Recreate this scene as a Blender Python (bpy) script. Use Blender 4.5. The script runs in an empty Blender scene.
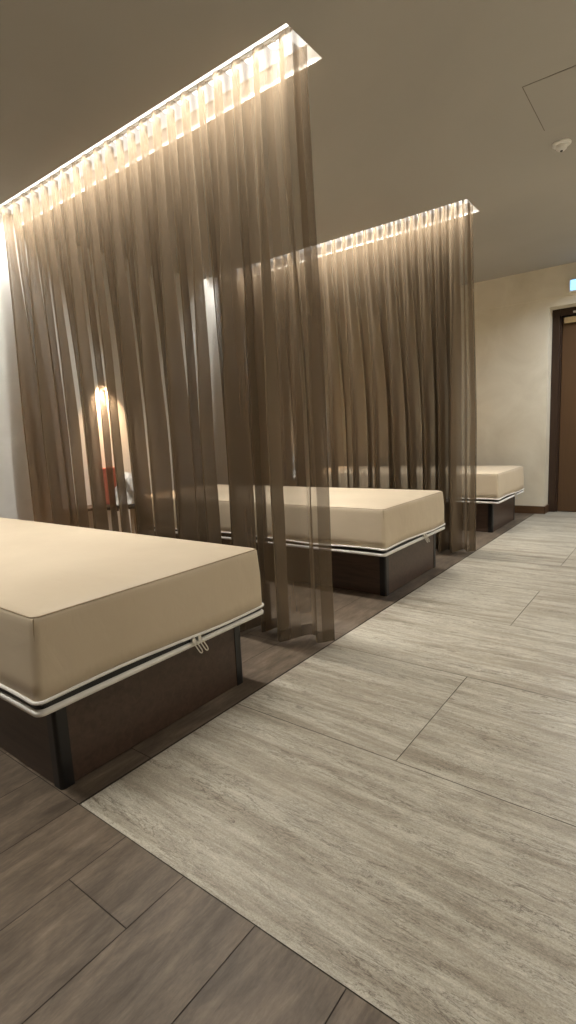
import bpy, bmesh, math, random
from mathutils import Vector, Matrix, noise

random.seed(7)
scene = bpy.context.scene
COL = scene.collection
PI = math.pi

# ------------------------------------------------------------------ camera
F_PX = 525.59                                   # focal length in pixels of the 576x1024 frame
YAW, PITCH, ROLL = (math.radians(a) for a in (37.304, -8.439, -2.719))
fwd = Vector((-math.sin(YAW) * math.cos(PITCH), math.cos(YAW) * math.cos(PITCH), math.sin(PITCH)))
r0 = Vector((math.cos(YAW), math.sin(YAW), 0))
u0 = r0.cross(fwd)
right = math.cos(ROLL) * r0 + math.sin(ROLL) * u0
up = right.cross(fwd)
cam_data = bpy.data.cameras.new('camera')
cam = bpy.data.objects.new('camera', cam_data)
COL.objects.link(cam)
M = Matrix((right, up, -fwd)).transposed().to_4x4()
M.translation = Vector((0, 0, 1.0))
cam.matrix_world = M
cam_data.sensor_fit = 'VERTICAL'
cam_data.sensor_height = 36.0
cam_data.lens = 36.0 * F_PX / 1024
cam_data.clip_start = 0.02
scene.camera = cam

# ------------------------------------------------------------------ world, exposure, light levels
world = bpy.data.worlds.new('world')
scene.world = world
world.use_nodes = True
bg = world.node_tree.nodes['Background']
bg.inputs[0].default_value = (0.75, 0.8, 0.9, 1)
bg.inputs[1].default_value = 0.02
scene.view_settings.view_transform = 'Standard'
scene.view_settings.look = 'None'
scene.view_settings.gamma = 1
scene.view_settings.use_curve_mapping = False
scene.view_settings.exposure = 0.0
LED_STRENGTH = 2.6                             # the diffuser strip itself
LED_WATTS = 41.0                                # the lamp behind it, beyond the curtain
LED_WATTS_FRONT = 27.0                          # the lamp on the near side of the curtain
LED_SPREAD = math.radians(97)
LED_COLOR = (1.0, 0.955, 0.87)
AISLE_FILL_WATTS = 8.0                              # each added, unseen fill downlight along the aisle
AISLE_FILL_COLOR = (1.0, 0.95, 0.87)
DOOR_WATTS = 34.0
SCONCE_STRENGTH = 9.0
SCONCE_WATTS = 15.0
SCONCE_COLOR = (1.0, 0.62, 0.33)
SIGN_STRENGTH = 2.2
DOWNLIGHT_STRENGTH = 12.0
scene.cycles.use_denoising = True
scene.cycles.max_bounces = 12
scene.cycles.diffuse_bounces = 6
scene.cycles.transmission_bounces = 8
scene.cycles.transparent_max_bounces = 48
scene.cycles.sample_clamp_indirect = 6.0
scene.cycles.caustics_reflective = False
scene.cycles.caustics_refractive = False


# ------------------------------------------------------------------ helpers
def tag(o, label=None, cat=None, group=None, kind=None):
    if label: o['label'] = label
    if cat: o['category'] = cat
    if group: o['group'] = group
    if kind: o['kind'] = kind
    return o


def empty(name, loc, rz=0.0):
    o = bpy.data.objects.new(name, None)
    COL.objects.link(o)
    o.location = loc
    o.rotation_euler = (0, 0, rz)
    o.empty_display_size = 0.1
    return o


def link_mesh(name, bm, mats, parent=None, smooth=False, loc=None):
    me = bpy.data.meshes.new(name)
    bmesh.ops.recalc_face_normals(bm, faces=bm.faces)
    bm.to_mesh(me)
    bm.free()
    if not isinstance(mats, (list, tuple)): mats = [mats]
    for m in mats: me.materials.append(m)
    if smooth:
        for p in me.polygons: p.use_smooth = True
    o = bpy.data.objects.new(name, me)
    COL.objects.link(o)
    if parent: o.parent = parent
    if loc: o.location = loc
    return o


def copy_tree(o, parent=None):
    c = o.copy()
    COL.objects.link(c)
    if parent: c.parent = parent
    for ch in list(o.children): copy_tree(ch, c)
    return c


def add_box(bm, x0, x1, y0, y1, z0, z1, bevel=0.0, seg=2, mat=0):
    vs = [bm.verts.new((x, y, z)) for x in (x0, x1) for y in (y0, y1) for z in (z0, z1)]
    fs = [(0, 1, 3, 2), (4, 6, 7, 5), (0, 4, 5, 1), (2, 3, 7, 6), (0, 2, 6, 4), (1, 5, 7, 3)]
    faces = [bm.faces.new([vs[i] for i in f]) for f in fs]
    for f in faces: f.material_index = mat
    if bevel > 0:
        es = {e for f in faces for e in f.edges}
        bmesh.ops.bevel(bm, geom=list(es), offset=bevel, segments=seg, affect='EDGES', profile=0.5)


def add_quad(bm, pts, mat=0):
    f = bm.faces.new([bm.verts.new(p) for p in pts])
    f.material_index = mat
    return f


def add_lathe(bm, prof, n=24, c=(0, 0, 0), a0=0.0, a1=2 * PI):
    full = abs(a1 - a0 - 2 * PI) < 1e-6
    m = n if full else n + 1
    rings = []
    for r, z in prof:
        if r < 1e-6:
            rings.append([bm.verts.new((c[0], c[1], c[2] + z))] * m)
        else:
            rings.append([bm.verts.new((c[0] + r * math.cos(a0 + (a1 - a0) * i / n), c[1] + r * math.sin(a0 + (a1 - a0) * i / n), c[2] + z)) for i in range(m)])
    for a, b in zip(rings, rings[1:]):
        for i in range(n):
            j = (i + 1) % m
            q = []
            for v in (a[i], a[j], b[j], b[i]):
                if v not in q: q.append(v)
            if len(q) > 2:
                try: bm.faces.new(q)
                except ValueError: pass


def add_tube(bm, pts, r, n=10, closed=False):
    pts = [Vector(p) for p in pts]
    k = len(pts)
    rings = []
    for i, p in enumerate(pts):
        a = pts[(i - 1) % k] if closed or i > 0 else p
        b = pts[(i + 1) % k] if closed or i < k - 1 else p
        t = (b - a).normalized()
        ref = Vector((0, 0, 1)) if abs(t.z) < 0.9 else Vector((1, 0, 0))
        s = t.cross(ref).normalized()
        w = s.cross(t)
        rr = r[i] if isinstance(r, (list, tuple)) else r
        rings.append([bm.verts.new(p + rr * (math.cos(2 * PI * j / n) * s + math.sin(2 * PI * j / n) * w)) for j in range(n)])
    for i in range(k if closed else k - 1):
        A, B = rings[i], rings[(i + 1) % k]
        for j in range(n):
            bm.faces.new((A[j], A[(j + 1) % n], B[(j + 1) % n], B[j]))
    if not closed:
        bm.faces.new(rings[0][::-1]); bm.faces.new(rings[-1])


def round_rect(x0, x1, y0, y1, r, n=6, step=0.05):
    """points round a rectangle with rounded corners, also along the straight sides"""
    P = []
    cs = [(x1 - r, y1 - r, 0), (x0 + r, y1 - r, PI / 2), (x0 + r, y0 + r, PI), (x1 - r, y0 + r, 1.5 * PI)]
    for q, (cx, cy, a) in enumerate(cs):
        for i in range(n + 1):
            t = a + PI / 2 * i / n
            P.append((cx + r * math.cos(t), cy + r * math.sin(t)))
        nx, ny, na = cs[(q + 1) % 4]
        e = (nx + r * math.cos(na), ny + r * math.sin(na))
        s = P[-1]
        m = (26, 44)[q % 2 == 0]                 # long sides get more points than short ones
        for i in range(1, m): P.append((s[0] + (e[0] - s[0]) * i / m, s[1] + (e[1] - s[1]) * i / m))
    return P


def loft(bm, rings, mat=0, closed=True):
    R = [[bm.verts.new(p) for p in ring] for ring in rings]
    for a, b in zip(R, R[1:]):
        n = len(a)
        for i in range(n):
            f = bm.faces.new((a[i], a[(i + 1) % n], b[(i + 1) % n], b[i]))
            f.material_index = mat
    return R


# ------------------------------------------------------------------ materials
class NT:
    def __init__(self, name):
        self.m = bpy.data.materials.new(name)
        self.m.use_nodes = True
        self.t = self.m.node_tree
        self.n = self.t.nodes
        self.out = self.n['Material Output']
        self.bsdf = self.n['Principled BSDF']

    def new(self, typ, **kw):
        x = self.n.new(typ)
        for k, v in kw.items():
            if k.startswith('i_'):
                x.inputs[int(k[2:]) if k[2:].isdigit() else k[2:]].default_value = v
            else: setattr(x, k, v)
        return x

    def link(self, a, b): self.t.links.new(a, b)

    def coords(self, scale=(1, 1, 1), out='Object', loc=None):
        tc = self.new('ShaderNodeTexCoord'); mp = self.new('ShaderNodeMapping')
        mp.inputs['Scale'].default_value = scale
        self.link(tc.outputs[out], mp.inputs['Vector'])
        return mp

    def noise(self, vec, scale, detail=4, rough=0.55, dist=0.0):
        x = self.new('ShaderNodeTexNoise')
        x.inputs['Scale'].default_value = scale; x.inputs['Detail'].default_value = detail
        x.inputs['Roughness'].default_value = rough; x.inputs['Distortion'].default_value = dist
        self.link(vec, x.inputs['Vector'])
        return x.outputs['Fac']

    def ramp(self, fac, stops):
        x = self.new('ShaderNodeValToRGB')
        e = x.color_ramp.elements
        while len(e) < len(stops): e.new(0.5)
        for el, (p, c) in zip(e, stops):
            el.position = p; el.color = (*c, 1) if len(c) == 3 else c
        self.link(fac, x.inputs['Fac'])
        return x.outputs['Color']

    def mix(self, fac, a, b, mode='MIX'):
        x = self.new('ShaderNodeMix', data_type='RGBA', blend_type=mode)
        for s, i in ((fac, 0), (a, 6), (b, 7)):
            if hasattr(s, 'links'): self.link(s, x.inputs[i])
            else: x.inputs[i].default_value = (*s, 1) if isinstance(s, tuple) else s
        return x.outputs[2]

    def math(self, op, a, b=None):
        x = self.new('ShaderNodeMath', operation=op)
        for s, i in ((a, 0), (b, 1)):
            if s is None: continue
            if hasattr(s, 'links'): self.link(s, x.inputs[i])
            else: x.inputs[i].default_value = s
        return x.outputs[0]

    def bump(self, h, strength=0.2, dist=0.01):
        x = self.new('ShaderNodeBump')
        x.inputs['Strength'].default_value = strength; x.inputs['Distance'].default_value = dist
        self.link(h, x.inputs['Height'])
        self.link(x.outputs['Normal'], self.bsdf.inputs['Normal'])

    def set(self, color=None, rough=0.5, metal=0.0, spec=0.5):
        b = self.bsdf
        if color is not None:
            if hasattr(color, 'links'): self.link(color, b.inputs['Base Color'])
            else: b.inputs['Base Color'].default_value = (*color, 1)
        b.inputs['Roughness'].default_value = rough
        b.inputs['Metallic'].default_value = metal
        b.inputs['Specular IOR Level'].default_value = spec
        return self.m


def plaster(name, c0, c1, scale=1.5, rough=0.85, bump=0.12, fine=60):
    t = NT(name)
    v = t.coords().outputs[0]
    a = t.noise(v, scale, 6, 0.6, 0.6)
    b = t.noise(v, fine, 3, 0.6)
    col = t.ramp(a, [(0.3, c0), (0.7, c1)])
    t.bump(t.math('ADD', t.math('MULTIPLY', b, 0.4), a), bump, 0.01)
    return t.set(col, rough, 0, 0.25)


def solid(name, c, rough=0.5, metal=0.0, spec=0.5, var=0.12, scale=30):
    t = NT(name)
    f = t.noise(t.coords().outputs[0], scale, 3)
    col = t.ramp(f, [(0.3, tuple(x * (1 - var) for x in c)), (0.7, tuple(min(1, x * (1 + var)) for x in c))])
    return t.set(col, rough, metal, spec)


def emitter(name, c, strength):
    t = NT(name)
    e = t.new('ShaderNodeEmission')
    e.inputs[0].default_value = (*c, 1); e.inputs[1].default_value = strength
    t.link(e.outputs[0], t.out.inputs['Surface'])
    return t.m


def wood_tile_mat():
    t = NT('wood_look_tile')
    at = t.new('ShaderNodeAttribute', attribute_name='tile_random')
    tc = t.new('ShaderNodeTexCoord')
    off = t.new('ShaderNodeVectorMath', operation='MULTIPLY_ADD')
    t.link(at.outputs['Color'], off.inputs[0]); off.inputs[1].default_value = (30, 30, 30)
    t.link(tc.outputs['Object'], off.inputs[2])

    def mapped(sx, sy):
        mp = t.new('ShaderNodeMapping'); mp.inputs['Scale'].default_value = (sx, sy, 1)
        t.link(off.outputs[0], mp.inputs['Vector'])
        return mp.outputs[0]
    g = t.noise(mapped(12, 1.6), 3.0, 8, 0.68, 0.6)
    blot = t.noise(mapped(5.0, 2.4), 2.4, 4, 0.6, 0.5)
    fine = t.noise(mapped(60, 14), 4.0, 4, 0.7)
    col = t.ramp(g, [(0.28, (0.086, 0.064, 0.045)), (0.5, (0.130, 0.099, 0.071)), (0.74, (0.190, 0.149, 0.112))])
    shade = t.ramp(blot, [(0.32, (0.55, 0.54, 0.53)), (0.66, (1.28, 1.28, 1.28))])
    col = t.mix(0.85, col, shade, 'MULTIPLY')
    fr = t.ramp(fine, [(0.3, (0.78, 0.78, 0.78)), (0.7, (1.2, 1.2, 1.2))])
    col = t.mix(0.7, col, fr, 'MULTIPLY')
    hsv = t.new('ShaderNodeHueSaturation')
    sep = t.new('ShaderNodeSeparateColor'); t.link(at.outputs['Color'], sep.inputs[0])
    t.link(t.math('ADD', t.math('MULTIPLY', sep.outputs[0], 0.16), 0.92), hsv.inputs['Value'])
    t.link(col, hsv.inputs['Color'])
    t.bump(g, 0.12, 0.004)
    return t.set(hsv.outputs[0], 0.44, 0, 0.45)


def travertine_mat():
    t = NT('vein_cut_travertine')
    at = t.new('ShaderNodeAttribute', attribute_name='tile_random')
    tc = t.new('ShaderNodeTexCoord')
    off = t.new('ShaderNodeVectorMath', operation='MULTIPLY_ADD')
    t.link(at.outputs['Color'], off.inputs[0]); off.inputs[1].default_value = (40, 40, 40)
    t.link(tc.outputs['Object'], off.inputs[2])

    def mapped(sx, sy):
        mp = t.new('ShaderNodeMapping'); mp.inputs['Scale'].default_value = (sx, sy, 1)
        t.link(off.outputs[0], mp.inputs['Vector'])
        return mp.outputs[0]
    band = t.noise(mapped(0.5, 6.0), 2.4, 5, 0.6, 0.35)
    fine = t.noise(mapped(1.8, 20), 3.4, 7, 0.7, 0.5)
    speck = t.noise(mapped(60, 85), 4.0, 4, 0.75)
    grain = t.noise(mapped(9, 60), 3.0, 5, 0.7, 0.4)
    col = t.ramp(band, [(0.30, (0.265, 0.230, 0.178)), (0.44, (0.400, 0.364, 0.294)), (0.58, (0.535, 0.505, 0.425)), (0.74, (0.335, 0.298, 0.236))])
    col = t.mix(t.ramp(fine, [(0.42, (0, 0, 0)), (0.75, (0.75, 0.75, 0.75))]), col, (0.270, 0.232, 0.180))
    # thin dark wavering veins where stretched noises cross their mid level, broken up by a second noise
    vsum = None
    for (sx, sy, sc, dist, width, gx, gy, lo, amt) in ((1.9, 11, 2.2, 1.1, 0.022, 1.2, 6, 0.42, 0.92), (3.2, 19, 2.6, 1.3, 0.028, 2.2, 9, 0.44, 0.72),
                                                       (6.5, 30, 3.0, 1.5, 0.034, 3.5, 12, 0.45, 0.45)):
        wig = t.noise(mapped(sx, sy), sc, 6, 0.66, dist)
        d = t.math('ABSOLUTE', t.math('SUBTRACT', wig, 0.5))
        vein = t.ramp(d, [(0.0, (1, 1, 1)), (width * 0.45, (0.45, 0.45, 0.45)), (width, (0, 0, 0))])
        gate = t.ramp(t.noise(mapped(gx, gy), 2.6, 4, 0.6), [(lo, (0, 0, 0)), (lo + 0.16, (1, 1, 1))])
        v = t.math('MULTIPLY', t.math('MULTIPLY', vein, gate), amt)
        vsum = v if vsum is None else t.math('MAXIMUM', vsum, v)
    col = t.mix(vsum, col, (0.120, 0.094, 0.068))
    gr = t.ramp(grain, [(0.3, (0.80, 0.80, 0.80)), (0.7, (1.16, 1.16, 1.16))])
    col = t.mix(0.8, col, gr, 'MULTIPLY')
    sp = t.ramp(speck, [(0.32, (0.66, 0.65, 0.63)), (0.5, (1, 1, 1)), (0.68, (1.26, 1.26, 1.26))])
    col = t.mix(0.8, col, sp, 'MULTIPLY')
    t.bump(t.math('SUBTRACT', fine, vsum), 0.15, 0.003)
    return t.set(col, 0.36, 0, 0.4)


def dark_wood_mat(name, c0, c1, rough=0.38, axis=0, scale=3.0):
    t = NT(name)
    s = [14, 14, 14]; s[axis] = 1.2
    v = t.coords(tuple(s)).outputs[0]
    g = t.noise(v, scale, 6, 0.6, 0.8)
    b = t.noise(t.coords((1.5, 1.5, 3)).outputs[0], 1.6, 3)
    col = t.ramp(g, [(0.3, c0), (0.72, c1)])
    col = t.mix(t.math('MULTIPLY', b, 0.5), col, c0)
    t.bump(g, 0.05, 0.002)
    return t.set(col, rough, 0, 0.45)


def leather_mat():
    t = NT('beige_leatherette')
    v = t.coords().outputs[0]
    a = t.noise(v, 2.2, 4, 0.5)
    f = t.noise(v, 420, 2, 0.5)
    w = t.noise(t.coords((2, 5, 3)).outputs[0], 3.0, 3, 0.5, 0.6)
    col = t.ramp(a, [(0.3, (0.535, 0.445, 0.325)), (0.7, (0.605, 0.510, 0.380))])
    t.bump(t.math('ADD', t.math('MULTIPLY', f, 0.06), w), 0.25, 0.01)
    return t.set(col, 0.5, 0, 0.35)


def sheer_mat(name, color, trans):
    """open-weave cloth: the threads scatter and let some light through, the gaps are clear;
    at a slant the threads cover more of the gaps (trans ** (1 / cos))"""
    t = NT(name)
    t.n.remove(t.bsdf)
    geo = t.new('ShaderNodeNewGeometry')
    dot = t.new('ShaderNodeVectorMath', operation='DOT_PRODUCT')
    t.link(geo.outputs['Normal'], dot.inputs[0]); t.link(geo.outputs['Incoming'], dot.inputs[1])
    c = t.math('MAXIMUM', t.math('ABSOLUTE', dot.outputs['Value']), 0.16)
    v = t.coords((60, 60, 2)).outputs[0]
    streak = t.noise(v, 2.0, 3, 0.6)
    base = t.math('ADD', t.math('MULTIPLY', t.math('SUBTRACT', streak, 0.5), 0.03), trans)
    T = t.math('POWER', base, t.math('DIVIDE', 1.0, c))
    d = t.new('ShaderNodeBsdfDiffuse'); d.inputs[0].default_value = (*color, 1)
    tr = t.new('ShaderNodeBsdfTranslucent'); tr.inputs[0].default_value = (*[min(1, x * 1.05) for x in color], 1)
    m1 = t.new('ShaderNodeMixShader'); m1.inputs[0].default_value = 0.45
    t.link(d.outputs[0], m1.inputs[1]); t.link(tr.outputs[0], m1.inputs[2])
    tp = t.new('ShaderNodeBsdfTransparent')
    m2 = t.new('ShaderNodeMixShader')
    t.link(T, m2.inputs[0]); t.link(m1.outputs[0], m2.inputs[1]); t.link(tp.outputs[0], m2.inputs[2])
    t.link(m2.outputs[0], t.out.inputs['Surface'])
    return t.m


MAT = dict(
    ceiling=plaster('greige_ceiling_paint', (0.385, 0.37, 0.335), (0.42, 0.405, 0.368), 0.7, 0.9, 0.03, 90),
    slot=solid('white_slot_paint', (0.86, 0.84, 0.80), 0.8, var=0.02),
    wall_left=plaster('off_white_textured_plaster', (0.76, 0.76, 0.745), (0.85, 0.85, 0.835), 3.0, 0.85, 0.35, 120),
    wall_far=plaster('cream_marbled_plaster', (0.66, 0.60, 0.475), (0.80, 0.745, 0.62), 2.0, 0.6, 0.05, 30),
    wall=plaster('cream_plaster', (0.55, 0.50, 0.41), (0.62, 0.57, 0.47), 1.2),
    wood=wood_tile_mat(), stone=travertine_mat(),
    grout=solid('dark_grout', (0.045, 0.036, 0.028), 0.9),
    grout_stone=solid('stone_grout', (0.06, 0.05, 0.038), 0.9),
    walnut=dark_wood_mat('dark_walnut_laminate', (0.050, 0.030, 0.021), (0.098, 0.060, 0.043)),
    black=solid('black_profile', (0.006, 0.006, 0.007), 0.32, var=0.1),
    leather=leather_mat(),
    seam=solid('beige_seam', (0.33, 0.25, 0.16), 0.7),
    white_trim=solid('white_piping', (0.80, 0.78, 0.74), 0.6, var=0.03),
    zipper=solid('black_zipper', (0.008, 0.008, 0.008), 0.6),
    metal=solid('brushed_nickel', (0.72, 0.70, 0.66), 0.28, 1.0, var=0.05),
    track=solid('white_metal', (0.80, 0.79, 0.76), 0.4, var=0.02),
    sheer=sheer_mat('taupe_sheer_voile', (0.265, 0.206, 0.144), 0.47),
    door_frame=dark_wood_mat('dark_brown_door_frame', (0.030, 0.014, 0.007), (0.052, 0.026, 0.013), 0.45, 2),
    door_leaf=dark_wood_mat('brown_door_veneer', (0.088, 0.046, 0.020), (0.112, 0.060, 0.027), 0.42, 2, 1.2),
    skirting=dark_wood_mat('brown_skirting', (0.105, 0.055, 0.026), (0.15, 0.082, 0.040), 0.4, 0),
    brass=solid('pale_brass', (0.62, 0.50, 0.30), 0.35, 0.85, var=0.05),
    plastic=solid('white_plastic', (0.78, 0.77, 0.74), 0.4, var=0.02),
    dark_plastic=solid('dark_lens', (0.05, 0.05, 0.05), 0.3),
    panel_gap=solid('panel_gap', (0.16, 0.14, 0.11), 0.9),
    linen=plaster('white_terry', (0.72, 0.71, 0.69), (0.84, 0.83, 0.81), 20, 0.95, 0.5, 300),
    red=solid('red_card', (0.42, 0.085, 0.055), 0.55),
    shelf=dark_wood_mat('dark_shelf_wood', (0.030, 0.019, 0.013), (0.055, 0.036, 0.025), 0.4, 1),
    pale_wood=dark_wood_mat('pale_wood', (0.36, 0.25, 0.15), (0.46, 0.33, 0.21), 0.5, 2),
    led=emitter('led_light', LED_COLOR, LED_STRENGTH),
    bulb=emitter('warm_bulb', SCONCE_COLOR, SCONCE_STRENGTH),
    sign=emitter('pale_blue_light', (0.28, 0.62, 1.0), SIGN_STRENGTH),
    down=emitter('cool_downlight', (0.90, 0.95, 1.0), DOWNLIGHT_STRENGTH),
)

# ------------------------------------------------------------------ dimensions (metres)
XL, XR, YB, YF, ZC = -3.95, 3.95, -2.60, 6.217, 2.558
SLOT_X = -1.311
SLOTS = [(-0.235, 0.015), (1.856, 2.108), (3.945, 4.225)]
STONE_X, STONE_Y, ROW = -1.309, 0.690, 0.656
SLOT_D = 0.085

# ------------------------------------------------------------------ floor
def tiled(name, tiles, mat, grout, gap, bounds_list):
    bm = bmesh.new()
    lay = bm.loops.layers.color.new('tile_random')
    for (x0, x1, y0, y1) in tiles:
        f = add_quad(bm, [(x0 + gap, y0 + gap, 0), (x1 - gap, y0 + gap, 0), (x1 - gap, y1 - gap, 0), (x0 + gap, y1 - gap, 0)])
        c = (random.random(), random.random(), random.random(), 1)
        for l in f.loops: l[lay] = c
    for (x0, x1, y0, y1) in bounds_list:
        f = add_quad(bm, [(x0, y0, -0.003), (x1, y0, -0.003), (x1, y1, -0.003), (x0, y1, -0.003)], 1)
        add_quad(bm, [(x0, y0, -0.06), (x1, y0, -0.06), (x1, y1, -0.06), (x0, y1, -0.06)], 1)
    return tag(link_mesh(name, bm, [mat, grout]), kind='structure')


def cut(rects, x0, x1, y0, y1):
    out = []
    for (a, b, c, d) in rects:
        a, b, c, d = max(a, x0), min(b, x1), max(c, y0), min(d, y1)
        if b - a > 0.01 and d - c > 0.01: out.append((a, b, c, d))
    return out


PW = 0.2177
planks = []
k0 = -14
for k in range(k0, 16):
    x0 = -1.0966 + k * PW
    off = {-1: 0.532, 0: 1.10}.get(k, 0.532 + 0.41 * ((k * 7) % 3) + 0.17 * (k % 2))
    if k == 0: off = 0.532 - 0.6
    if k == -1: off = 0.532 + 0.62
    if k == 0: off = 0.532
    y = off - 1.2 * 4
    while y < YF + 1.3:
        planks.append((x0, x0 + PW, y, y + 1.2))
        y += 1.2
# the plank strip whose end joint the photo shows lies between x=-1.0966 and -0.879
wood = cut(planks, XL, XR, YB, STONE_Y) + cut(planks, XL, STONE_X, STONE_Y, YF + 0.02)
tiled('floor', wood, MAT['wood'], MAT['grout'], 0.0012, [(XL, XR, YB, STONE_Y), (XL, STONE_X, STONE_Y, YF + 0.02)])
stones = []
for r in range(0, 10):
    y0 = STONE_Y + r * ROW
    start = STONE_X - (0.65 if r % 2 else 0.0)
    x = start
    while x < XR:
        stones.append((x, x + 1.30, y0, y0 + ROW))
        x += 1.30
stone = cut(stones, STONE_X, XR, STONE_Y, YF + 0.6)
tiled('floor_stone', stone, MAT['stone'], MAT['grout_stone'], 0.0014, [(STONE_X, XR, STONE_Y, YF + 0.6)])

# ------------------------------------------------------------------ ceiling with three curtain slots
bm = bmesh.new()


def ceil_rect(x0, x1, y0, y1): add_quad(bm, [(x0, y0, ZC), (x0, y1, ZC), (x1, y1, ZC), (x1, y0, ZC)])


ys = [YB] + [v for s in SLOTS for v in s] + [YF + 0.05]
for i in range(0, len(ys), 2):
    ceil_rect(XL, SLOT_X, ys[i], ys[i + 1])
    ceil_rect(-SLOT_X, XR, ys[i], ys[i + 1])
ceil_rect(SLOT_X, -SLOT_X, YB, YF + 0.05)
for (a, b) in SLOTS:
    for (xw, xs) in ((XL, SLOT_X), (XR, -SLOT_X)):
        z0, z1 = ZC, ZC + SLOT_D
        add_quad(bm, [(xw, a, z0), (xs, a, z0), (xs, a, z1), (xw, a, z1)], 1)
        add_quad(bm, [(xw, b, z0), (xs, b, z0), (xs, b, z1), (xw, b, z1)], 1)
        add_quad(bm, [(xs, a, z0), (xs, b, z0), (xs, b, z1), (xs, a, z1)], 1)
        add_quad(bm, [(xw, a, z1), (xs, a, z1), (xs, b, z1), (xw, b, z1)], 1)
add_quad(bm, [(XL, YB, ZC + 0.25), (XR, YB, ZC + 0.25), (XR, YF, ZC + 0.25), (XL, YF, ZC + 0.25)])
tag(link_mesh('ceiling', bm, [MAT['ceiling'], MAT['slot']]), kind='structure')

# ------------------------------------------------------------------ walls
ZT = ZC + 0.25


def wall_box(name, x0, x1, y0, y1, mat, z0=-0.06, z1=ZT):
    b = bmesh.new(); add_box(b, x0, x1, y0, y1, z0, z1)
    return tag(link_mesh(name, b, mat), kind='structure')


wall_box('wall_left', XL - 0.12, XL, YB - 0.12, YF + 0.3, MAT['wall_left'])
wall_box('wall_right', XR, XR + 0.12, YB - 0.12, YF + 0.3, MAT['wall'])
wall_box('wall_back', XL, XR, YB - 0.12, YB, MAT['wall'])
# end wall with the door opening and a slightly proud upper band
DX0, DX1, DZ, REV = -1.212, -0.20, 2.168, 0.20
b = bmesh.new()
add_box(b, XL, DX0, YF, YF + 0.3, -0.06, 2.255)
add_box(b, DX1, XR, YF, YF + 0.3, -0.06, 2.255)
add_box(b, DX0, DX1, YF, YF + 0.3, DZ, 2.255)
add_box(b, XL, XR, YF - 0.014, YF + 0.3, 2.255, ZT)
tag(link_mesh('wall_far', b, MAT['wall_far']), kind='structure')
b = bmesh.new()
add_box(b, XL + 0.001, DX0 + 0.012, YF - 0.014, YF, 0.0, 0.085, 0.003)
add_box(b, DX0, DX0 + 0.012, YF - 0.014, YF + REV - 0.005, 0.0, 0.085, 0.003)
tag(link_mesh('baseboard_far', b, MAT['skirting']), kind='structure')
b = bmesh.new()
add_box(b, XL, XL + 0.014, YB + 0.01, YF - 0.02, 0.0, 0.085, 0.003)
tag(link_mesh('baseboard_left', b, MAT['skirting']), kind='structure')

# door in the recess
door = tag(empty('door_1', ((DX0 + DX1) / 2, YF + REV, 0)), kind='structure')
hw = (DX1 - DX0) / 2
b = bmesh.new()
add_box(b, -hw, -hw + 0.075, -0.02, 0.08, 0, DZ, 0.004)
add_box(b, hw - 0.075, hw, -0.02, 0.08, 0, DZ, 0.004)
add_box(b, -hw + 0.075, hw - 0.075, -0.02, 0.08, DZ - 0.075, DZ, 0.004)
add_box(b, -hw + 0.075, -hw + 0.09, 0.0, 0.08, 0, DZ - 0.075, 0.002)
link_mesh('door_frame', b, MAT['door_frame'], door)
b = bmesh.new()
add_box(b, -hw + 0.093, hw - 0.078, 0.02, 0.065, 0.006, DZ - 0.08, 0.003)
link_mesh('door_leaf', b, MAT['door_leaf'], door)
b = bmesh.new()
add_box(b, -hw + 0.115, -hw + 0.40, -0.035, 0.02, DZ - 0.155, DZ - 0.095, 0.006)
closer = link_mesh('door_closer', b, MAT['brass'], door)
b = bmesh.new()
add_box(b, -hw + 0.20, -hw + 0.50, -0.052, -0.040, DZ - 0.065, DZ - 0.045, 0.003)
add_tube(b, [(-hw + 0.26, -0.046, DZ - 0.055), (-hw + 0.26, -0.025, DZ - 0.10)], 0.008)
link_mesh('closer_arm', b, MAT['track'], closer)
b = bmesh.new()
add_tube(b, [(hw - 0.15, 0.02, 1.0), (hw - 0.15, -0.035, 1.0), (hw - 0.17, -0.045, 1.0), (hw - 0.28, -0.045, 1.0)], 0.009)
add_lathe(b, [(0.0, 0.0), (0.026, 0.0), (0.026, 0.006), (0, 0.006)], 20, (hw - 0.15, 0.015, 1.0))
link_mesh('door_handle', b, MAT['metal'], door)

# ------------------------------------------------------------------ lights in the slots and curtain tracks
def area_lamp(name, loc, watts, color, size, size_y=None, spread=PI, parent=None):
    d = bpy.data.lights.new(name, 'AREA')
    d.energy = watts; d.color = color; d.spread = spread
    if size_y is None: d.shape = 'DISK'; d.size = size
    else: d.shape = 'RECTANGLE'; d.size = size; d.size_y = size_y
    o = bpy.data.objects.new(name, d)
    COL.objects.link(o)
    o.location = loc
    if parent: o.parent = parent
    return o


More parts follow.
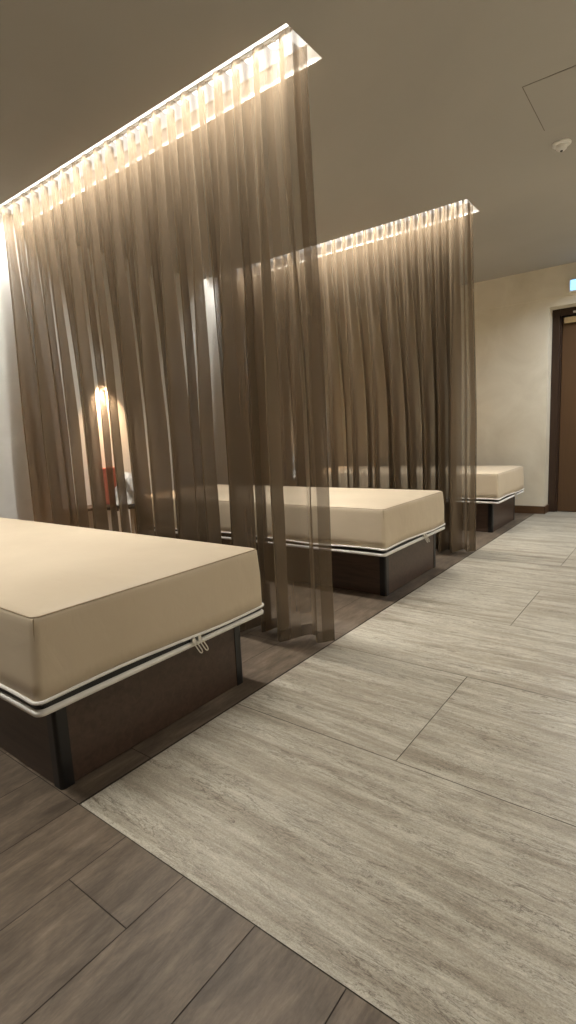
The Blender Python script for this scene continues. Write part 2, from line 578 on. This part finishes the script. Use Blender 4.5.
COVE_LABELS = [('bright linear light in the ceiling slot on the left beside the camera', 'added linear fill light in an unseen slot on the right beside the camera'),
               ('bright linear light in the ceiling slot above the near sheer curtain', 'added unseen linear fill light across the aisle from the near sheer curtain'),
               ('bright linear light in the ceiling slot above the far sheer curtain', 'added unseen linear fill light across the aisle from the far sheer curtain')]
for i, (a, b_) in enumerate(SLOTS):
    c = (a + b_) / 2
    hl = (SLOT_X - XL) / 2 - 0.03
    for sd_ in (0, 1):  # second side: unseen mirrored lights, added to fill the bed ends and aisle
        xc = (XL + SLOT_X) / 2 * (1 if sd_ == 0 else -1)
        root = tag(empty('cove_light', (xc, c, ZC + SLOT_D)), COVE_LABELS[i][sd_], 'ceiling light', 'linear lights in the curtain slots')
        for yy, watts in (((b_ - a) / 2 - 0.059, LED_WATTS * (1 if i else (0.08 if sd_ else 0.38)) * (1.15 if sd_ else 1)), (-(b_ - a) / 2 + 0.059, LED_WATTS_FRONT * (1 if i else (0.08 if sd_ else 0.38)) * (1.15 if sd_ else 1))):
            q = bmesh.new()
            add_box(q, -hl, hl, yy - 0.053, yy + 0.053, -0.006, -0.0005)
            st = link_mesh('light_channel', q, MAT['track'], root)
            q = bmesh.new()
            add_box(q, -hl + 0.01, hl - 0.01, yy - 0.050, yy + 0.050, -0.0080, -0.0062)
            link_mesh('led_strip', q, MAT['led'], st)
            area_lamp('led_lamp', (0, yy, -0.012), watts, LED_COLOR, 2 * hl - 0.02, 0.016, LED_SPREAD, root)
    if i:
        q = bmesh.new()
        add_box(q, -hl, hl, -0.0055, 0.0055, -0.012, -0.001, 0.002)
        tag(link_mesh('curtain_track', q, MAT['track'], None, loc=((XL + SLOT_X) / 2, c, ZC + SLOT_D)),
            ['', 'white curtain track inside the ceiling slot of the near curtain', 'white curtain track inside the ceiling slot of the far curtain'][i], 'curtain track', 'curtain tracks')


# ------------------------------------------------------------------ sheer curtains
def curtain(name, yc, x0, x1, gaps, fold, seed, amp_top, amp_cap, label):
    """gaps: where (x) a single layer faces the aisle lower down; each gap has one wide fold and one small ripple,
    while at the heading all pleats are even"""
    rnd = random.Random(seed)
    ztop, zbot = ZC + 0.062, 0.018
    root = tag(empty(name, ((x0 + x1) / 2, yc, 0)), label, 'curtain', 'sheer curtains')
    ox = (x0 + x1) / 2
    ng = len(gaps)
    npl = 2 * ng
    et = [k / npl for k in range(npl + 1)]
    E = [0.0] * (ng + 1)
    for j in range(1, ng): E[j] = (gaps[j] - 0.58 * (gaps[j] - gaps[j - 1]) - x0) / (x1 - x0)
    E[ng] = 1.0
    for j in range(ng):                     # the heading keeps nearly even pleats above the same folds
        for q in (0, 1):
            et[2 * j + q] = 0.3 * et[2 * j + q] + 0.7 * (E[j] + 0.5 * q * (E[j + 1] - E[j]))
    eb, ab, at = [], [], []
    for j in range(ng):
        w = E[j + 1] - E[j]
        frac = max(0.5, min(0.94, ((gaps[j] - x0) / (x1 - x0) - E[j]) / (0.75 * w)))
        eb += [E[j], E[j] + frac * w]
        tanp = max(0.35, abs(gaps[j]) / yc)
        big = min(amp_cap, fold[j] * w * (x1 - x0) / tanp) * rnd.uniform(0.92, 1.08)
        ab += [big, big * rnd.uniform(0.25, 0.5)]
        at += [amp_top * rnd.uniform(0.9, 1.1), amp_top * rnd.uniform(0.8, 1.05)]
    eb.append(1.0); ab.append(ab[-1]); at.append(at[-1])
    cb = [rnd.uniform(-0.006, 0.006) for _ in range(npl + 1)]
    NS, NZ = 22, 46

    def pt(u, h, dz=0.0):
        # u along the cloth 0..npl, h 0 at top .. 1 at hem
        k = min(int(u), npl - 1); f = u - k
        m = min(1.0, max(0.0, (h - 0.03) / 0.62)); m = m * m * (3 - 2 * m)
        xt = et[k] + (et[k + 1] - et[k]) * f
        xb = eb[k] + (eb[k + 1] - eb[k]) * f
        xx = xt * (1 - m) + xb * m
        # amplitude blends across the crest so that neighbouring folds join
        g = max(0.0, min(1.0, (f - 0.6) / 0.4)); g = g * g * (3 - 2 * g)
        a = (at[k] * (1 - g) + at[k + 1] * g) * (1 - m) + (ab[k] * (1 - g) + ab[k + 1] * g) * m
        yoff = (cb[k] * (1 - g) + cb[k + 1] * g) * m
        wig = noise.noise(Vector((u * 0.5 + seed, h * 2.2, 3.1))) * 0.014 * m + noise.noise(Vector((u * 1.7 + seed, h * 6, 9.1))) * 0.004 * m
        xw = noise.noise(Vector((u * 0.45 + seed, h * 1.6, 17.3))) * 0.016 * math.sin(PI * min(1, h * 1.05)) * min(1, u, npl - u)
        s = 0.10 * (x1 - x0) / npl * (1 - m)
        X = x0 + xx * (x1 - x0) + s * math.sin(4 * PI * f) + xw
        Y = a * math.cos(2 * PI * f) + yoff + wig
        X = min(X, x1 + 0.006) + 0.035 * m * max(0.0, u - npl + 2) / 2
        Z = ztop + (zbot - ztop) * h + dz
        return (X - ox, Y, Z)
    bm = bmesh.new()
    hs = [0, 0.004, 0.02, 0.04] + [0.04 + 0.945 * (j / NZ) for j in range(1, NZ + 1)] + [0.992, 1.0]
    V = [[bm.verts.new(pt(i / NS, h)) for i in range(npl * NS + 1)] for h in hs]
    for r0_, r1_ in zip(V, V[1:]):
        for i in range(npl * NS): bm.faces.new((r0_[i], r0_[i + 1], r1_[i + 1], r1_[i]))
    link_mesh('curtain_panel', bm, MAT['sheer'], root, True)
    # hem: a second layer folded up at the bottom
    bm = bmesh.new()
    hh = [0.978, 0.985, 0.992, 0.9995]

    def off(u, h):
        p = Vector(pt(u, h)); q = Vector(pt(min(u + 0.02, npl), h)) - Vector(pt(max(u - 0.02, 0), h))
        n = Vector((q.y, -q.x, 0)).normalized()
        return p + n * 0.0025
    V = [[bm.verts.new(off(i / NS, h)) for i in range(npl * NS + 1)] for h in hh]
    for r0_, r1_ in zip(V, V[1:]):
        for i in range(npl * NS): bm.faces.new((r0_[i], r0_[i + 1], r1_[i + 1], r1_[i]))
    link_mesh('hem', bm, MAT['sheer'], root, True)
    # turned side hems: a second layer along both upright edges
    for (ua, ub) in ((0.0, 0.30), (npl - 0.34, npl - 1e-6)):
        bm = bmesh.new()
        V = [[bm.verts.new(off(ua + (ub - ua) * i / 8, h)) for i in range(9)] for h in hs[2:]]
        for r0_, r1_ in zip(V, V[1:]):
            for i in range(8): bm.faces.new((r0_[i], r0_[i + 1], r1_[i + 1], r1_[i]))
        link_mesh('side_hem', bm, MAT['sheer'], root, True)
    # side hem on the aisle edge and gliders with hooks at the heading
    for k in range(npl + 1):
        b = bmesh.new()
        p = Vector(pt(float(k), 0.0)) if k < npl else Vector(pt(npl - 0.001, 0.0))
        xk = max(min(p.x, (x1 - x0) / 2 - 0.02), -(x1 - x0) / 2 + 0.02)
        add_tube(b, [(xk, 0.0, ZC + SLOT_D - 0.0145), (xk, p.y * 0.3, ztop + 0.010), (xk, p.y * 0.8, ztop + 0.004), (xk, p.y, ztop - 0.008)], 0.0022, 6)
        add_box(b, xk - 0.006, xk + 0.006, -0.005, 0.005, ZC + SLOT_D - 0.019, ZC + SLOT_D - 0.0135, 0.001)
        link_mesh('hook', b, MAT['track'], root)
    return root


GAPS_NEAR = (-3.66, -3.44, -3.19, -2.95, -2.71, -2.54, -2.34, -2.15, -1.92, -1.735, -1.47)
FOLD_NEAR = (0.85, 0.75, 0.44, 0.50, 0.38, 0.62, 0.66, 0.55, 0.42, 0.50, 0.72)
curtain('sheer_curtain', 1.982, -3.85, -1.325, GAPS_NEAR, FOLD_NEAR, 11, 0.042, 0.115,
        'tall taupe sheer curtain between the nearest bed and the middle bed')
rg = random.Random(4)
GAPS_FAR, x = [], -3.70
while x < -1.37:
    GAPS_FAR.append(x)
    x += (0.19 if x < -2.0 else 0.13 if x < -1.62 else 0.085) * rg.uniform(0.8, 1.2)
FOLD_FAR = [rg.uniform(0.55, 0.8) for _ in GAPS_FAR]
curtain('sheer_curtain', 4.085, -3.85, -1.325, GAPS_FAR, FOLD_FAR, 5, 0.050, 0.125,
        'taupe sheer curtain between the middle bed and the bed by the end wall')


# ------------------------------------------------------------------ treatment beds
def make_bed():
    root = empty('treatment_bed', (0, 0, 0))
    L, W2 = 2.15, 0.398
    zt = 0.280
    # plinth: four walnut panels with black corner profiles
    b = bmesh.new()
    add_box(b, -L + 0.012, -0.006, -W2 + 0.006, W2 - 0.006, 0.004, zt - 0.002)
    body = link_mesh('base', b, MAT['walnut'], root)
    for (x0, x1, y0, y1, nm) in ((-0.028, 0.0, -W2 + 0.024, W2 - 0.024, 0), (-L, -L + 0.028, -W2 + 0.024, W2 - 0.024, 0),
                                 (-L + 0.028, -0.028, -W2, -W2 + 0.024, 1), (-L + 0.028, -0.028, W2 - 0.024, W2, 1)):
        b = bmesh.new(); add_box(b, x0, x1, y0, y1, 0.003, zt, 0.0015)
        link_mesh('base_panel', b, MAT['walnut'], body)
    for sx, sy in ((0, -1), (0, 1), (-1, -1), (-1, 1)):
        b = bmesh.new()
        cx = -0.0285 if sx == 0 else -L + 0.0285
        dx = 1 if sx == 0 else -1
        r = 0.0310
        prof = [(0, 0)] + [(dx * (r * math.cos(t)), sy * (r * math.sin(t))) for t in [PI / 2 * i / 8 for i in range(9)]]
        # square-ish profile with a rounded nose
        P = [(0, 0), (0, -sy * 0.010), (dx * r, -sy * 0.010)] + [(dx * (r - 0.013 + 0.013 * math.cos(t)), sy * (r - 0.013 + 0.013 * math.sin(t))) for t in [PI / 2 * i / 6 for i in range(7)]] + [(-dx * 0.010, sy * r), (-dx * 0.010, 0)]
        cy = sy * (W2 - 0.0285)
        A = [b.verts.new((cx + p[0], cy + p[1], 0.0)) for p in P]
        B = [b.verts.new((cx + p[0], cy + p[1], zt + 0.0005)) for p in P]
        for i in range(len(P)):
            j = (i + 1) % len(P); b.faces.new((A[i], A[j], B[j], B[i]))
        b.faces.new(A); b.faces.new(B)
        link_mesh('corner_profile', b, MAT['black'], root)
    # mattress cover, lofted ring by ring
    mx0, mx1, my = -L - 0.025, 0.070, 0.472
    zb, ztp = 0.326, 0.555
    R = 0.022

    def ring(inset, z, wav=0.0, crown=False):
        P = round_rect(mx0 + inset, mx1 - inset, -my + inset, my - inset, max(0.004, R - inset * 0.3) if inset < 0.05 else 0.03, 6)
        out = []
        for (x, y) in P:
            dz = wav * noise.noise(Vector((x * 2.3, y * 2.3, 1.7)))
            zz = z + dz
            ex = noise.noise(Vector((x * 3.1, y * 3.1, z * 9))) * 0.004 if inset < 0.005 else 0
            d = Vector((x - (mx0 + mx1) / 2, y, 0)).normalized() * ex
            tp = max(0.0, min(1.0, (z - zb) / (ztp - zb)))
            x -= 0.008 * tp * (1 if x > (mx0 + mx1) / 2 else -1) * min(1.0, abs(x - (mx0 + mx1) / 2) / 0.9)
            y -= tp * y / my * (0.018 if y < 0 else 0.005)
            out.append((x + d.x, y + d.y, zz))
        return out
    b = bmesh.new()
    rings = [ring(0.010, zb - 0.004, 0.016), ring(0.0, zb, 0.016), ring(-0.002, zb + 0.05, 0.006), ring(-0.004, zb + 0.12), ring(-0.001, ztp - 0.030),
             ring(0.0, ztp - 0.012), ring(0.003, ztp - 0.005), ring(0.0105, ztp), ring(0.03, ztp + 0.005), ring(0.08, ztp + 0.011),
             ring(0.16, ztp + 0.014), ring(0.30, ztp + 0.015)]
    rr = loft(b, rings)
    b.faces.new(rr[-1]); b.faces.new(rr[0][::-1])
    bmesh.ops.triangulate(b, faces=[f for f in b.faces if len(f.verts) > 4])
    mat = link_mesh('mattress', b, MAT['leather'], root, True)
    # stitched seam round the top edge and down the four corners
    b = bmesh.new()
    add_tube(b, [(x, y, z - 0.0002) for x, y, z in ring(0.0042, ztp - 0.0035)], 0.0022, 6, True)
    for sx in (mx0, mx1):
        for sy in (-my, my):
            k = 0.0064
            gx, gy = (1 if sx == mx0 else -1), (1 if sy < 0 else -1)
            add_tube(b, [(sx + gx * (k + 0.008 * t), sy + gy * (k + (0.018 if gy > 0 else 0.005) * t), zb + (ztp - zb) * t) for t in (0.97, 0.6, 0.3, 0.04)], 0.0018, 6)
    link_mesh('seam', b, MAT['seam'], mat)
    # white piping, open black zipper and the lower half of the cover
    b = bmesh.new()
    add_tube(b, ring(-0.003, zb, 0.016), 0.0052, 8, True)
    link_mesh('piping', b, MAT['white_trim'], mat)
    b = bmesh.new()
    rr = loft(b, [ring(0.012, 0.300), ring(0.004, 0.302), ring(0.004, 0.316, 0.008), ring(0.012, 0.324, 0.012)])
    zip_ = link_mesh('zipper', b, MAT['zipper'], mat)
    b = bmesh.new()
    rr = loft(b, [ring(0.03, 0.2815), ring(0.004, 0.2825), ring(-0.003, 0.285), ring(-0.004, 0.294), ring(-0.002, 0.299), ring(0.006, 0.302), ring(0.04, 0.302)])
    b.faces.new(rr[0]); b.faces.new(rr[-1])
    bmesh.ops.triangulate(b, faces=[f for f in b.faces if len(f.verts) > 4])
    link_mesh('lower_cover', b, MAT['white_trim'], mat, True)
    for j, yy in enumerate((0.078, 0.105)):
        b = bmesh.new()
        x = mx1 + 0.007
        top = Vector((x, yy, 0.310)); d = Vector((0.018, 0.020, -0.050))
        w = Vector((0, 0.0055, 0.002))
        pts = []
        for i in range(16):
            a = 2 * PI * i / 16
            pts.append(top + d * (0.5 - 0.5 * math.cos(a)) + w * (math.copysign(min(1, abs(math.sin(a)) * 1.6), math.sin(a))))
        add_tube(b, pts, 0.0021, 6, True)
        add_box(b, x - 0.008, x + 0.004, yy - 0.008, yy + 0.008, 0.303, 0.316, 0.002)
        link_mesh('zipper_pull', b, MAT['metal'], zip_)
    return root


BX = -1.408
bed = make_bed()
bed.location = (BX, 1.094, 0)
tag(bed, 'beige mattress on a dark wood plinth nearest the camera, in front of the near curtain', 'bed', 'treatment beds')
bed2 = copy_tree(bed)
bed2.location = (BX, 3.185, 0)
bed2['label'] = 'beige mattress on a dark wood plinth standing between the two sheer curtains'
for ch in bed2.children:
    if ch.name.startswith('mattress'): ch.location = (0, -0.075, 0)
bed3 = copy_tree(bed)
bed3.location = (BX, 5.374, 0)
bed3['label'] = 'beige mattress on a dark wood plinth by the end wall, partly behind the far curtain'


# ------------------------------------------------------------------ wall lamps, shelf, stools in the bays
def make_sconce():
    root = empty('wall_lamp', (0, 0, 0))
    b = bmesh.new()
    add_lathe(b, [(0.052, 0.0), (0.055, 0.0), (0.055, 0.205), (0.049, 0.212), (0.0, 0.212)], 28, (0.062, 0, 0))
    add_lathe(b, [(0.0, 0.206), (0.050, 0.206), (0.052, 0.0)], 28, (0.062, 0, 0))
    link_mesh('lamp_shade', b, MAT['track'], root, False)
    b = bmesh.new()
    add_box(b, 0.0, 0.012, -0.035, 0.035, 0.05, 0.16, 0.003)
    link_mesh('wall_plate', b, MAT['track'], root)
    b = bmesh.new()
    add_lathe(b, [(0.0, 0.012), (0.044, 0.012), (0.044, 0.022), (0.0, 0.022)], 24, (0.062, 0, 0))
    link_mesh('bulb', b, MAT['bulb'], root)
    area_lamp('bulb_lamp', (0.062, 0, 0.006), SCONCE_WATTS, SCONCE_COLOR, 0.08, None, math.radians(92), root)
    return root


sc1 = make_sconce()
sc1.location = (XL, 2.69, 1.497)
tag(sc1, 'small white cylinder wall lamp with a warm glow below, seen through the near curtain', 'wall lamp', 'wall lamps behind the beds')
sc2 = copy_tree(sc1)
sc2.location = (XL, 5.00, 1.497)
sc2['label'] = 'small cylinder wall lamp glowing warm behind the far curtain'

sh = tag(empty('wall_shelf', (XL, 2.46, 0.47)), 'narrow dark wall shelf beneath the wall lamp behind the near curtain', 'shelf')
b = bmesh.new(); add_box(b, 0.0, 0.20, -0.24, 0.24, 0.0, 0.022, 0.002)
link_mesh('shelf_board', b, MAT['shelf'], sh)
for yy in (-0.17, 0.17):
    b = bmesh.new(); add_box(b, 0.0, 0.15, yy - 0.008, yy + 0.008, -0.045, 0.0, 0.001)
    link_mesh('bracket', b, MAT['shelf'], sh)
bx = empty('red_box', (XL + 0.10, 2.60, 0.492), 0.15)
tag(bx, 'upright red box on the dark wall shelf, seen through the near curtain', 'box')
b = bmesh.new(); add_box(b, -0.035, 0.035, -0.055, 0.055, 0.0, 0.245, 0.003)
link_mesh('box_body', b, MAT['red'], bx)
b = bmesh.new(); add_box(b, -0.037, 0.037, -0.057, 0.057, 0.246, 0.30, 0.003)
link_mesh('box_lid', b, MAT['red'], bx)


def make_stool():
    root = empty('stool', (0, 0, 0))
    b = bmesh.new()
    add_lathe(b, [(0.0, 0.492), (0.105, 0.492), (0.118, 0.500), (0.120, 0.518), (0.112, 0.528), (0.0, 0.530)], 32)
    link_mesh('seat', b, MAT['shelf'], root, False)
    for i in range(4):
        a = PI / 4 + i * PI / 2
        b = bmesh.new()
        c, s = math.cos(a), math.sin(a)
        add_tube(b, [(0.06 * c, 0.06 * s, 0.492), (0.10 * c, 0.10 * s, 0.22), (0.135 * c, 0.135 * s, 0.0)], [0.013, 0.012, 0.009], 10)
        link_mesh('leg', b, MAT['pale_wood'], root)
    return root


def make_towel(seed):
    """a towel gathered into a loose upright bunch: lobed folds, a slumped top and one flap hanging to the side"""
    b = bmesh.new()
    n, m = 64, 26
    rings = []
    for j in range(m + 1):
        t = j / m
        z = 0.225 * t
        r = 0.088 * (1.0 - 0.25 * t) * math.sqrt(max(0.0, 1 - max(0.0, (t - 0.45) / 0.55) ** 2.4)) + 0.002
        lean = (0.030 * t * t, -0.022 * t * t)
        ring = []
        for i in range(n):
            a = 2 * PI * i / n
            q = Vector((math.cos(a) * 1.3, math.sin(a) * 1.3, t * 1.8 + seed))
            k = 1 + 0.42 * noise.noise(q) + 0.17 * math.sin(6 * a + 5 * t + 4 * noise.noise(q)) + 0.08 * math.sin(11 * a - 9 * t)
            k += 0.30 * max(0, math.cos(a + 1.1)) ** 3 * max(0, 1 - t * 2.2)
            zz = z + (0.030 * noise.noise(q * 1.7) * min(1, t * 2) + 0.010 * math.sin(5 * a + seed) * t if j else 0)
            ring.append((lean[0] + r * k * math.cos(a), lean[1] + r * k * math.sin(a), max(0.0, zz)))
        rings.append(ring)
    rr = loft(b, rings)
    b.faces.new(rr[0][::-1]); b.faces.new(rr[-1])
    return b


stool = make_stool()
stool.location = (-3.42, 2.50, 0)
tag(stool, 'small round dark topped stool with splayed pale legs beside the middle bed', 'stool', 'stools beside the beds')
tw = link_mesh('towel', make_towel(3.0), MAT['linen'], None, True, (-3.42, 2.47, 0.5305))
tag(tw, 'bunched white towel on the stool behind the near curtain', 'towel', 'white towels on the stools')
stool2 = copy_tree(stool)
stool2.location = (-3.42, 4.62, 0)
stool2['label'] = 'small round dark topped stool behind the far curtain, beyond the middle bed'
tw2 = tw.copy(); COL.objects.link(tw2)
tw2.location = (-3.42, 4.62, 0.5305)
tw2['label'] = 'bunched white towel on the stool behind the far curtain'

# ------------------------------------------------------------------ things on the ceiling and end wall
hp = tag(empty('access_panel', (-0.455, 3.132, ZC)), 'flush square access panel in the ceiling near the upper right', 'access panel')
b = bmesh.new()
x0, x1, y0, y1 = -0.245, 0.245, -0.24, 0.24
for q in ((x0 - 0.004, x0, y0, y1), (x1, x1 + 0.003, y0, y1), (x0 - 0.003, x1 + 0.003, y0 - 0.002, y0), (x0 - 0.003, x1 + 0.003, y1, y1 + 0.002)):
    add_box(b, *q, -0.001, -0.0002)
link_mesh('panel_gap', b, MAT['panel_gap'], hp)
b = bmesh.new(); add_box(b, x0, x1, y0, y1, -0.003, -0.0002, 0.001)
link_mesh('panel_door', b, MAT['ceiling'], hp)

sd = tag(empty('smoke_detector', (-0.655, 3.585, ZC)), 'small round white detector on the ceiling beside the access panel', 'detector')
b = bmesh.new()
add_lathe(b, [(0.0, 0.0), (0.050, 0.0), (0.050, -0.007), (0.044, -0.012), (0.0, -0.012)], 28)
link_mesh('base_plate', b, MAT['plastic'], sd)
b = bmesh.new()
add_lathe(b, [(0.0, -0.012), (0.030, -0.012), (0.028, -0.030), (0.018, -0.038), (0.0, -0.039)], 24)
link_mesh('sensor_head', b, MAT['plastic'], sd, True)
b = bmesh.new()
add_lathe(b, [(0.0, -0.039), (0.008, -0.039), (0.006, -0.045), (0.0, -0.046)], 12)
link_mesh('sensor_tip', b, MAT['dark_plastic'], sd)

sg = tag(empty('wall_sign', (-0.83, YF - 0.014, 2.335)), 'glowing pale blue light box on the end wall above the door', 'sign')
b = bmesh.new(); add_box(b, -0.195, 0.195, -0.040, -0.0005, -0.06, 0.06, 0.004)
link_mesh('housing', b, MAT['plastic'], sg)
b = bmesh.new(); add_box(b, -0.18, 0.18, -0.048, -0.0405, -0.048, 0.048, 0.002)
link_mesh('lit_panel', b, MAT['sign'], sg)

for (x, y, lb, watts, col) in ((-0.25, 5.50, 'recessed cool downlight in the ceiling in front of the door', DOOR_WATTS, (0.90, 0.95, 1.0)),
                               (0.45, 1.0, 'added unseen fill downlight over the aisle opposite the nearest bed', AISLE_FILL_WATTS, AISLE_FILL_COLOR),
                               (0.45, 3.1, 'added unseen fill downlight over the aisle opposite the middle bed', AISLE_FILL_WATTS, AISLE_FILL_COLOR),
                               (0.45, 5.0, 'added unseen fill downlight over the aisle opposite the bed by the end wall', AISLE_FILL_WATTS, AISLE_FILL_COLOR)):  # the three over the aisle are added out of view as fill
    dl = tag(empty('downlight', (x, y, ZC)), lb, 'ceiling light')
    b = bmesh.new(); add_lathe(b, [(0.060, -0.0005), (0.060, -0.003), (0.074, -0.005), (0.078, -0.0005)], 28)
    link_mesh('trim_ring', b, MAT['plastic'], dl)
    b = bmesh.new(); add_lathe(b, [(0.0, -0.0008), (0.0595, -0.0008), (0.0595, -0.0028), (0.0, -0.0028)], 28)
    link_mesh('lens', b, MAT['down'], dl)
    area_lamp('downlight_lamp', (0, 0, -0.006), watts, col, 0.11, None, math.radians(150), dl)
